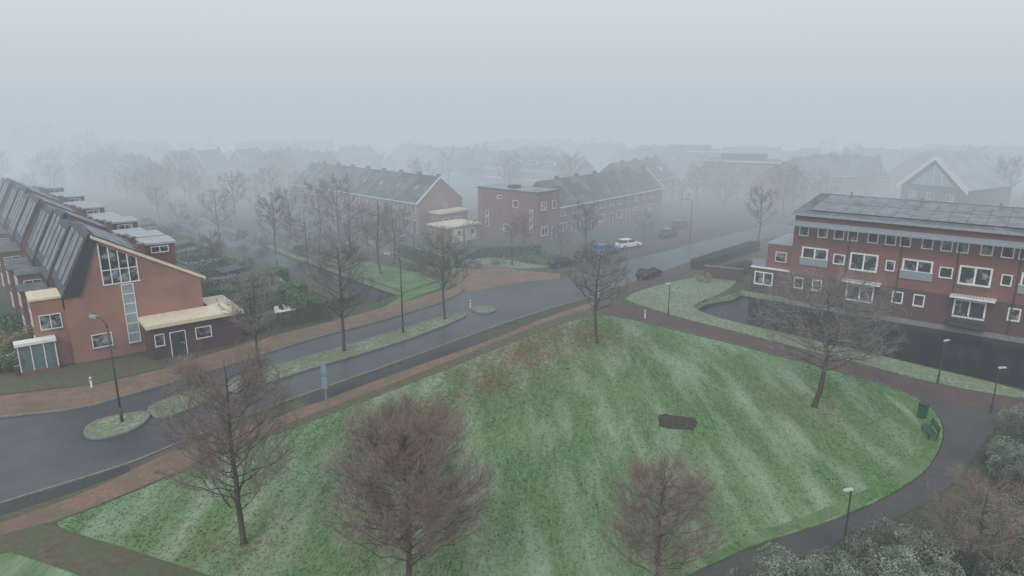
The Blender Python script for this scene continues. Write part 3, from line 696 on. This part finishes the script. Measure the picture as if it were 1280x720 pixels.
for a in (1.3,4.3): obj("window",win(1.4,1.2,2),t,(a,0,1.6))
row(dict(W55,e=5.8,r=8.6,detail=1,dormer=True,band=True),(15,172),-40,8,"terraced house with white bands and wide dormer","white banded terrace",-8,([0],[1]))
rows=[(-75,205,-45,6),(-40,225,-45,6),(-120,190,-40,7),(-95,240,10,6),(20,232,-40,6),(62,205,-10,5),
 (-10,250,10,7),(95,205,-38,6),(125,225,-35,6),(150,190,-38,7),(62,150,50,5),(102,172,30,5),(-150,235,0,6),
 (70,182,-40,4),(118,188,50,4),(-22,208,-45,5),(28,205,-45,4),(-78,190,-45,4),
 (25,148,50,4),(92,122,-38,5),(70,165,10,4),(118,160,-38,5),(5,200,50,4),(-50,200,50,3),(45,190,50,4)]
proto=gable_house(**dict(W55,detail=1,solar=False)); protod=gable_house(**dict(W55,detail=1,dormer=True,brick='bricko'))
used=[False,False]
for ri,(x,y,a,n) in enumerate(rows):
    for i in range(n):
        s=(ri+ (i//3))%2; src=(proto,protod)[s]
        p=loc2w((x,y),a,5.5*i,rb.choice([0,0,.6])); p=(p[0],p[1],rb.choice([0,-.5,-1.0]) if i%3==0 else 0)
        if not used[s]: h=src; used[s]=True; h.location=p; h.rotation_euler=(0,0,math.radians(a))
        else: h=clone(src,p,a)
        h["label"]="brick terraced house fading into the fog"; h["group"]="terraces in the fog"
hw=gable_house(8,9,5.0,10,'brick',2,False,False,[0])
for i,(u,v,a) in enumerate([(262,238,60),(312,236,60),(352,240,60),(228,240,60)]):
    p=G(u,v)
    h=hw if i==0 else clone(hw,p,a)
    h.location=(*p,0); h.rotation_euler=(0,0,math.radians(a)); h["label"]="brick house with white edged steep gable"; h["group"]="white gabled houses"
def flat_house(label,p,ang,w,d,h,brick,nw,bands=True):
    t=thing("brick_apartment_block",label,"building",p,ang)
    mb=MB(); mb.box(0,0,-.02,w,d,h,brick); obj("wall",mb.mesh("wall"),t)
    mb=MB(); mb.box(-.3,-.3,h,w+.3,d+.3,h+.3,'white'); mb.box(0,0,h+.3,w,d,h+.35,'bitumen'); mb.box(w*.2,d*.3,h+.35,w*.8,d*.8,h+1.6,'dgrey'); obj("roof",mb.mesh("roof"),t)
    for i in range(nw):
        for j in range(int(h//2.9)):
            obj("window",win(1.8,1.4,2),t,(w*(i+.5)/nw,0,.9+2.9*j))
            if i<2: obj("window",win(1.2,1.4,1),t,(0,d*(i+.5)/2,.9+2.9*j),math.radians(-90))
flat_house("three storey red brick block with flat roof in haze",(46,168),-25,17,10,8.8,'brick',5)
flat_house("three storey red brick block with white roof edge",(40,200),-15,20,10,9,'brick',6)
GA=-58; gc=(86.5,143); WW=12.5
go=loc2w(gc,GA,-WW/2,0)
t=thing("white_gabled_house","large house with white edged glazed gable and pale roof","house",go,GA)
mb=MB(); mb.prismy([(0,-.02),(0,5.6),(WW/2,11.2),(WW,5.6),(WW,-.02)],0,20,'brickp'); obj("wall",mb.mesh("wall"),t)
mb=MB(); mb.prismy([(-.6,5.2),(WW/2,11.3),(WW+.6,5.2),(WW+.6,5.45),(WW/2,11.6),(-.6,5.45)],-.3,20.3,'palest'); obj("roof",mb.mesh("roof"),t)
mb=MB(); mb.prismy([(-.9,4.5),(WW/2,11.0),(WW+.9,4.5),(WW+.9,5.6),(WW/2,11.95),(-.9,5.6)],-.5,-.302,'white'); obj("verge_board",mb.mesh("verge_board"),t)
mb=MB(); mb.prismy([(1.9,5.8),(WW/2,10.0),(WW-1.9,5.8)],-.06,.01,'palegl')
for x in (4.5,6.25,8.0): mb.box(x-.06,-.1,5.8,x+.06,-.062,9.8-abs(x-6.25)*.95,'white')
obj("gable_glazing",mb.mesh("gable_glazing"),t)
for a in (2.5,6.2,10): obj("window",win(1.6,1.4,2),t,(a,0,2.9))

# ------------------------------------------------------------------ apartment building by the canal
t=thing("apartment_building","three storey red brick canal apartments with steel sunshade and solar roof","apartment building",AO,AA); AP=t
X0,X1=4.6,46
mb=MB(); mb.box(X0,0,3.1,X1,10.5,9.9,'brick'); mb.box(X0+.002,.05,-1.4,X1-.002,10.45,3.1,'brickp'); obj("wall",mb.mesh("wall"),t)
mb=MB(); mb.box(X0-.1,-.28,-.75,X1,.048,-.12,'kerb'); mb.box(-.2,.3,-.75,X0-.102,.598,-.12,'kerb'); obj("quay_edge",mb.mesh("quay_edge"),t)
mb=MB(); mb.box(0,.6,-1.4,X0-.002,9,3.0,'brickp'); mb.box(1.6,.9,3.0,X0-.003,8.6,6.0,'brick'); mb.box(-.1,.5,3.0,X0-.01,.898,3.18,'white'); mb.box(1.5,.8,6.0,X0-.01,8.7,6.15,'steel')
obj("side_wing",mb.mesh("side_wing"),t)
RH=11.2
mb=MB(); mb.hexa([(X0-.3,-.5,9.9),(X1+.3,-.5,9.9),(X1+.3,11,RH-.25),(X0-.3,11,RH-.25),(X0-.3,-.5,10.12),(X1+.3,-.5,10.12),(X1+.3,11,RH),(X0-.3,11,RH)],'bitumen')
mb.box(X0,10.3,9.9,X1,10.5,RH-.32,'brick')
obj("roof",mb.mesh("roof"),t)
mb=MB(); mb.prismx([(-.3,9.9),(10.4,9.9),(10.4,RH-.35)],X0,X0+.1,'brick'); mb.box(X0-.32,-.62,9.9,X1+.3,-.502,10.15,'steel'); obj("fascia",mb.mesh("fascia"),t)
pm=MB()
sl_=(RH-10.12)/11.5
def rz_(y): return 10.12+ sl_*(y+.5)
q_=sl_*4.2
pm.hexa([(0,0,.08),(1.64,0,.08),(1.64,4.2,.08+q_),(0,4.2,.08+q_),(0,0,.13),(1.64,0,.13),(1.64,4.2,.13+q_),(0,4.2,.13+q_)],'solarf'); pm=pm.mesh("solar_panel")
x=X0+1.2
while x<X1-2:
    for yy in (1.2,5.6): obj("solar_panel",pm,t,(x,yy,rz_(yy)))
    x+=1.67 if int(x*3)%5 else 2.6
vm=MB(); vm.tube([(0,0,0),(0,0,.5)],[.13,.13],8,'steel'); vm.tube([(0,0,.5),(0,0,.62)],[.22,.05],8,'steel'); vm=vm.mesh("roof_vent")
for x in (8,15.5,23,30.5,38): obj("roof_vent",vm,t,(x,10.3,rz_(10.3)-.02))
mb=MB()
for q in range(6):
    yy=-.75-q*.27; mb.box(X0-.2,yy-.18,9.25-.02*q,X1,yy,9.33-.02*q,'steel')
x=X0
while x<X1:
    mb.hexa([(x,-2.3,9.04),(x+.07,-2.3,9.04),(x+.07,-.01,9.12),(x,-.01,9.12),(x,-2.3,9.12),(x+.07,-2.3,9.12),(x+.07,-.01,9.24),(x,-.01,9.24)],'dgrey'); x+=2.05
mb.box(X0-.2,-2.42,8.98,X1,-2.3,9.16,'steel')
obj("sunshade",mb.mesh("sunshade"),t)
rail=MB()
for q in range(13): rail.box(-1.6+q*.266-.012,-.012,0,-1.6+q*.266+.012,.012,.95,'dgrey')
rail.box(-1.62,-.03,.95,1.62,.03,1.0,'dgrey'); rail=rail.mesh("railing")
frail=MB().box(-1.5,-.02,0,1.5,.02,.85,'steel').box(-1.53,-.04,.85,1.53,.04,.92,'white').mesh("railing")
bx=X0+1.2; k=0
big=win(2.8,1.95,2,1,'glass','white',.17); sm=win(1.05,1.15,1,1,'glass','white',.11); tall=win(1.05,1.3,1,1,'glass','white',.12)
while bx<X1-2:
    for dx in (-.1,1.9,3.6): obj("window",sm,t,(bx+dx,0,7.55))
    obj("window",big,t,(bx+1.3,0,4.4))
    if k%2==0:
        obj("window",win(1.2,1.15,1,1,'glass','white',.11),t,(bx+3.9,0,4.8))
        obj("window",tall,t,(bx-.1,.05,1.4)); obj("window",tall,t,(bx+1.9,.05,1.4))
        obj("railing",frail,t,(bx+1.3,-.18,4.25))
    else:
        obj("window",win(2.8,1.9,2,1,'glass','white',.16),t,(bx+1.3,.05,.95))
        b=obj("balcony",MB().box(bx-.4,-1.4,.35,bx+3.0,.03,.55,'dgrey').mesh("balcony"),t); obj("railing",rail,b,(bx+1.3,-1.36,.55))
        obj("balcony",MB().box(bx-.45,-1.3,3.2,bx+3.4,-.003,3.36,'white').mesh("balcony"),t); obj("railing",rail,t,(bx+1.3,-1.26,3.36))
        obj("window",win(.9,1.15,1,1,'glass','white',.11),t,(bx+3.9,0,4.8))
    mb=MB(); mb.tube([(bx+4.75,-.08,-.1),(bx+4.75,-.08,9.1)],[.06,.06],6,'dgrey'); obj("downpipe",mb.mesh("downpipe"),t)
    bx+=5.1; k+=1
obj("window",win(2.2,1.6,2,1,'glass','white',.14),t,(1.5,.6,1.0)); obj("window",win(1.3,1.2,1),t,(3.2,.9,4.0)); obj("window",tall,t,(0,4,1.2),math.radians(-90))
r2=MB(); r2.box(0,0,0,1.6,.04,.9,'steel'); obj("railing",r2.mesh("railing"),t,(.0,.62,3.2))

hedge("low dark hedge beside the street",G(868,337),G(944,312),1.3,1.4,105,'hedged')
hedge("dark hedge by the canal end",G(905,345),G(938,338),1.3,1.2,106,'hedged')
def gwall(a,b,h,label):
    a=Vector(a);b=Vector(b);L=(b-a).length; mb=MB(); mb.box(0,-.12,0,L,.12,h,'brickp'); mb.box(-.03,-.16,h,L+.03,.16,h+.08,'kerb')
    thing("garden_wall",label,"wall",(a.x,a.y,0),math.degrees(math.atan2(b.y-a.y,b.x-a.x)),None,mb.mesh("garden_wall"))
gwall(G(880,347),G(928,352),1.6,"dark brick garden wall by the water")
gwall(G(60,462),G(20,470),.8,"low brick wall of the front garden")
hedge("clipped hedge around the corner house",G(596,322),G(676,318),1.5,1.0,107)
hedge("clipped hedge around the corner house lawn",G(572,335),G(596,321),1.3,1.0,108)
hedge("hedge beside the paved side street",G(500,318),G(560,338),1.4,1.0,109)

# ------------------------------------------------------------------ cars
def car(paint,label,p,ang):
    t=thing("parked_car",label,"car",p,ang,"cars along the street")
    mb=MB()
    prof=[(-2.1,.35),(-2.15,.75),(-2.05,.95),(-1.2,1.0),(1.0,.98),(1.9,.85),(2.15,.65),(2.12,.32)]
    mb.prismy(prof,-.86,.86,paint); me=mb.mesh("body")
    b=obj("body",me,t); bv=b.modifiers.new("b","BEVEL"); bv.width=.09; bv.segments=2; bv.limit_method='ANGLE'
    mb=MB(); zb,zt=.97,1.44
    mb.hexa([(-1.95,-.78,zb),(1.05,-.78,zb),(1.05,.78,zb),(-1.95,.78,zb),(-1.55,-.62,zt),(.25,-.62,zt),(.25,.62,zt),(-1.55,.62,zt)],'solar'); obj("cabin_glass",mb.mesh("cabin_glass"),t)
    mb=MB(); mb.box(-1.55,-.63,zt,.27,.63,zt+.05,paint)
    for x0,x1 in ((-.62,-.65),):
        for s in (-1,1): mb.hexa([(x0-.05,s*.80,zb),(x0+.05,s*.80,zb),(x0+.05,s*.76,zb),(x0-.05,s*.76,zb),(x1-.05,s*.645,zt),(x1+.05,s*.645,zt),(x1+.05,s*.6,zt),(x1-.05,s*.6,zt)],paint)
    obj("roof",mb.mesh("roof"),t)
    wmh=MB(); wmh.cyly(0,0,0,.33,.22,16,'rubber'); wmh.cyly(0,0,0,.2,.235,10,'rim'); wmh=wmh.mesh("wheel")
    for x in (-1.3,1.3):
        for y in (-.78,.78): obj("wheel",wmh,t,(x,y,.33))
    for y in (-.6,.6):
        mb=MB(); mb.box(2.06,y-.17,.62,2.16,y+.17,.76,'lens'); obj("headlight",mb.mesh("headlight"),t)
        mb=MB(); mb.box(-2.17,y-.15,.72,-2.08,y+.15,.9,'red'); obj("tail_light",mb.mesh("tail_light"),t)
    for y in (-.93,.93):
        mb=MB(); mb.box(.75,y-.08,.95,.9,y+.08,1.1,paint); obj("wing_mirror",mb.mesh("wing_mirror"),t)
    return t
car('cblack',"black hatchback driving along the wet road",(*G(811,347),.01),50)
car('cblack',"black car parked beside the hedge",(*G(703,333),.02),30)
car('cblue',"bright blue hatchback parked in the parking strip",(*G(757,317),.02),30)
car('cwhite',"white car parked in the parking strip",(*G(785,310),.02),30)
car('cgrey',"dark grey car parked beside the terrace",(*G(835,296),.02),50)
car('cgrey',"dark grey car parked beside the terrace",(*G(850,285),.02),50)
car('cblack',"dark car parked beside the terrace",(*G(735,325),.02),30)

# ------------------------------------------------------------------ street furniture
def road_lamp(p,ang,h=7.8):
    t=thing("street_lamp","tall dark green street lamp with short curved arm","street lamp",(*p,.05),ang,"road street lamps")
    mb=MB(); mb.tube([(0,0,0),(0,0,1.2)],[.11,.11],8,'pole'); mb.tube([(0,0,1.2),(0,0,h-.5)],[.075,.055],8,'pole')
    mb.tube([(0,0,h-.5),(-.15,0,h-.15),(-.5,0,h),(-1.1,0,h+.08)],[.055,.05,.045,.04],6,'pole'); obj("pole",mb.mesh("pole",True,True),t)
    mb=MB(); mb.hexa([(-1.9,-.13,h+.03),(-1.05,-.13,h+.0),(-1.05,.13,h+.0),(-1.9,.13,h+.03),(-1.85,-.08,h+.16),(-1.05,-.1,h+.2),(-1.05,.1,h+.2),(-1.85,.08,h+.16)],'steel'); mb.box(-1.8,-.1,h-.02,-1.2,.1,h+.0,'lens'); obj("lamp_head",mb.mesh("lamp_head"),t)
road_lamp(G(153,529),-30,7.6); road_lamp(G(504,417),-30); road_lamp(G(519,340),30,5); road_lamp(G(862,304),-40,7); road_lamp(G(640,332),-30,5)
def park_lamp(p,ang=0):
    t=thing("park_lamp","slim dark post lamp with flat pale head","street lamp",(*p,.05),ang,"park post lamps")
    mb=MB(); mb.tube([(0,0,0),(0,0,.8),(0,0,.85),(0,0,3.5)],[.08,.08,.05,.04],8,'pole'); obj("pole",mb.mesh("pole"),t)
    mb=MB(); mb.tube([(0,0,3.5),(-.1,0,3.58),(-.2,0,3.62)],[.04,.04,.04],6,'pole'); mb.hexa([(-.48,-.09,3.6),(.06,-.09,3.56),(.06,.09,3.56),(-.48,.09,3.6),(-.45,-.07,3.68),(.05,-.07,3.66),(.05,.07,3.66),(-.45,.07,3.68)],'lens'); obj("lamp_head",mb.mesh("lamp_head"),t)
for u,v,a in ((1053,692,20),(1172,479,200),(1238,518,180),(835,396,0)): park_lamp(G(u,v),a)
t=thing("bus_stop_sign","slim post with pale grey blue panel and timetable","sign",(*G(408,502),.1),-10)
mb=MB(); mb.tube([(0,0,0),(0,0,3.1)],[.05,.05],8,'steel'); obj("post",mb.mesh("post"),t)
mb=MB(); mb.box(-.22,-.10,2.2,.22,-.055,3.1,'blue'); mb.box(-.15,-.104,2.75,.15,-.101,3.0,'steel'); obj("sign_panel",mb.mesh("sign_panel"),t)
mb=MB(); mb.box(-.2,-.10,1.0,.2,-.055,1.9,'steel'); mb.box(-.16,-.104,1.05,.16,-.101,1.85,'blue'); obj("timetable",mb.mesh("timetable"),t)
def bench(p,ang):
    t=thing("park_bench","dark green slatted park bench on the lawn edge","bench",(*p,.12),ang)
    mb=MB()
    for i in range(4): mb.box(-.9,-.24+i*.13,.42,.9,-.13+i*.13,.46,'green')
    obj("seat",mb.mesh("seat"),t)
    mb=MB()
    for i in range(3): mb.box(-.9,.30+i*.03,.58+i*.14,.9,.33+i*.03,.69+i*.14,'green')
    obj("backrest",mb.mesh("backrest"),t)
    for x in (-.7,.7):
        mb=MB(); mb.box(x-.04,-.22,0,x+.04,-.16,.42,'dgrey'); mb.hexa([(x-.04,.24,0),(x+.04,.24,0),(x+.04,.3,0),(x-.04,.3,0),(x-.04,.36,1.0),(x+.04,.36,1.0),(x+.04,.40,1.0),(x-.04,.40,1.0)],'dgrey'); mb.box(x-.035,-.22,.38,x+.035,.26,.42,'dgrey'); obj("leg",mb.mesh("leg"),t)
bench(G(1160,546),-105)
t=thing("waste_bin","round dark green litter bin beside the bench","bin",(*G(1152,524),.12),0)
mb=MB(); mb.tube([(0,0,0),(0,0,.15),(0,0,.95)],[.12,.3,.33],14,'green'); obj("bin_body",mb.mesh("bin_body",True),t)
mb=MB(); mb.tube([(0,0,1.05),(0,0,1.15),(0,0,1.22)],[.36,.34,.1],14,'dgrey'); mb.box(-.03,-.32,.9,.03,-.28,1.06,'dgrey'); mb.box(-.03,.28,.9,.03,.32,1.06,'dgrey'); obj("lid",mb.mesh("lid"),t)
t=thing("young_sapling","thin young sapling in the dug soil patch","tree",(sc_[0],sc_[1]+.2,.12),0)
mb=MB(); mb.tube([(0,0,0),(.03,0,1.0),(-.02,.02,1.7)],[.018,.013,.005],5,'bark'); obj("trunk",mb.mesh("trunk"),t)
mb=MB()
rr=random.Random(4)
for i in range(14):
    z=rr.uniform(.7,1.6); a=rr.uniform(0,6.3); l=rr.uniform(.1,.25); mb.tube([(0,0,z),(l*math.cos(a),l*math.sin(a),z+l*1.3)],[.005,.003],3,'twigd',False)
obj("crown",mb.mesh("crown",False),t)
pm_=MB(); pm_.box(-.06,-.06,0,.06,.06,.9,'white'); pm_.box(-.062,-.062,.65,.062,.062,.75,'dgrey'); pm_=pm_.mesh("marker_post")
for u,v in ((115,486),(806,399),(748,373),(588,386)): thing("bollard","short white bollard with dark band","bollard",(*G(u,v),.1),10,"small bollards",pm_)
def chair(p,ang):
    t=thing("garden_chair","white plastic garden chair in the back garden","chair",p,ang,"white garden chairs")
    mb=MB(); mb.box(-.28,-.28,.40,.28,.28,.45,'white'); obj("seat",mb.mesh("seat"),t)
    mb=MB(); mb.hexa([(-.28,.26,.45),(.28,.26,.45),(.28,.30,.45),(-.28,.30,.45),(-.24,.42,1.0),(.24,.42,1.0),(.24,.46,1.0),(-.24,.46,1.0)],'white'); obj("backrest",mb.mesh("backrest"),t)
    for x in (-.25,.25):
        for y in (-.25,.25): obj("leg",MB().box(x-.03,y-.03,0,x+.03,y+.03,.40,'white').mesh("leg"),t)
        obj("armrest",MB().box(x*1.15-.03,-.25,.64,x*1.15+.03,.3,.68,'white').mesh("armrest"),t)
for u,v,a in ((348,395,40),(360,391,130),(376,389,-60),(368,396,200)): chair((*G(u,v),0),a)
t=thing("garden_table","white garden table among the chairs","table",(*G(357,397),0),20)
mb=MB(); mb.box(-.6,-.4,.7,.6,.4,.75,'white'); obj("table_top",mb.mesh("table_top"),t)
for x in (-.5,.5):
    for y in (-.3,.3): obj("leg",MB().box(x-.04,y-.04,0,x+.04,y+.04,.7,'white').mesh("leg"),t)

# ------------------------------------------------------------------ fog (one body of air, thicker with distance from the park), sky, sun, camera
m=bpy.data.materials.new("fog"); m.use_nodes=True; nt=m.node_tree; nt.nodes.clear(); N=nt.nodes; L=nt.links
o=N.new("ShaderNodeOutputMaterial"); a=N.new("ShaderNodeVolumeAbsorption"); e=N.new("ShaderNodeEmission"); s=N.new("ShaderNodeAddShader")
tc=N.new("ShaderNodeTexCoord"); sx=N.new("ShaderNodeSeparateXYZ"); L.new(tc.outputs["Object"],sx.inputs[0])
mr=N.new("ShaderNodeMapRange"); mr.interpolation_type='SMOOTHSTEP'
mr.inputs["From Min"].default_value=35; mr.inputs["From Max"].default_value=200; mr.inputs["To Min"].default_value=.0014; mr.inputs["To Max"].default_value=.0185
L.new(sx.outputs["Y"],mr.inputs["Value"])
mz=N.new("ShaderNodeMapRange"); mz.interpolation_type='SMOOTHSTEP'
mz.inputs["From Min"].default_value=12; mz.inputs["From Max"].default_value=60; mz.inputs["To Min"].default_value=0; mz.inputs["To Max"].default_value=1
L.new(sx.outputs["Z"],mz.inputs["Value"])
cm=N.new("ShaderNodeMixRGB"); cm.inputs[1].default_value=(.485,.56,.63,1); cm.inputs[2].default_value=(.70,.75,.785,1); L.new(mz.outputs[0],cm.inputs[0])  # emitted colour lightens with height, painting the paler air above
a.inputs["Color"].default_value=(0,0,0,1)
L.new(mr.outputs[0],a.inputs["Density"]); L.new(cm.outputs[0],e.inputs["Color"]); L.new(mr.outputs[0],e.inputs["Strength"])  # fog emits its own light, standing in for scattered daylight
L.new(a.outputs[0],s.inputs[0]); L.new(e.outputs[0],s.inputs[1]); L.new(s.outputs[0],o.inputs["Volume"])
m.cycles.volume_step_rate=.35
mt["fog"]=m; mb=MB(); mb.box(-600,-50,-4,600,720,95,"fog"); struct("fog", mb.mesh("fog"), "pale winter fog thickening with distance")

w=bpy.data.worlds.new("World"); scene.world=w; w.use_nodes=True; nt=w.node_tree
bg=nt.nodes["Background"]; sky=nt.nodes.new("ShaderNodeTexSky"); sky.sky_type='NISHITA'; sky.sun_disc=False
sky.sun_elevation=math.radians(38); sky.sun_rotation=math.radians(200); sky.air_density=1; sky.dust_density=4
mx=nt.nodes.new("ShaderNodeMixRGB"); mx.inputs[0].default_value=.75; mx.inputs[2].default_value=(9.4,9.7,10,1)
nt.links.new(sky.outputs[0],mx.inputs[1]); nt.links.new(mx.outputs[0],bg.inputs[0]); bg.inputs[1].default_value=.1
sl=bpy.data.lights.new("sun","SUN"); sl.energy=1.3; sl.angle=math.radians(25); sl.color=(1,.97,.93)
so=bpy.data.objects.new("sun",sl); COL.objects.link(so); so.rotation_euler=(math.radians(50),0,math.radians(-25))
cd=bpy.data.cameras.new("camera"); cam=bpy.data.objects.new("camera",cd); COL.objects.link(cam); scene.camera=cam
cd.sensor_width=36; cd.lens=36*865/1280; cd.clip_end=9000
cam.location=(0,0,HC); cam.rotation_euler=(math.pi/2-PITCH,0,0)
scene.view_settings.view_transform='Standard'; scene.view_settings.look='None'; scene.view_settings.exposure=0
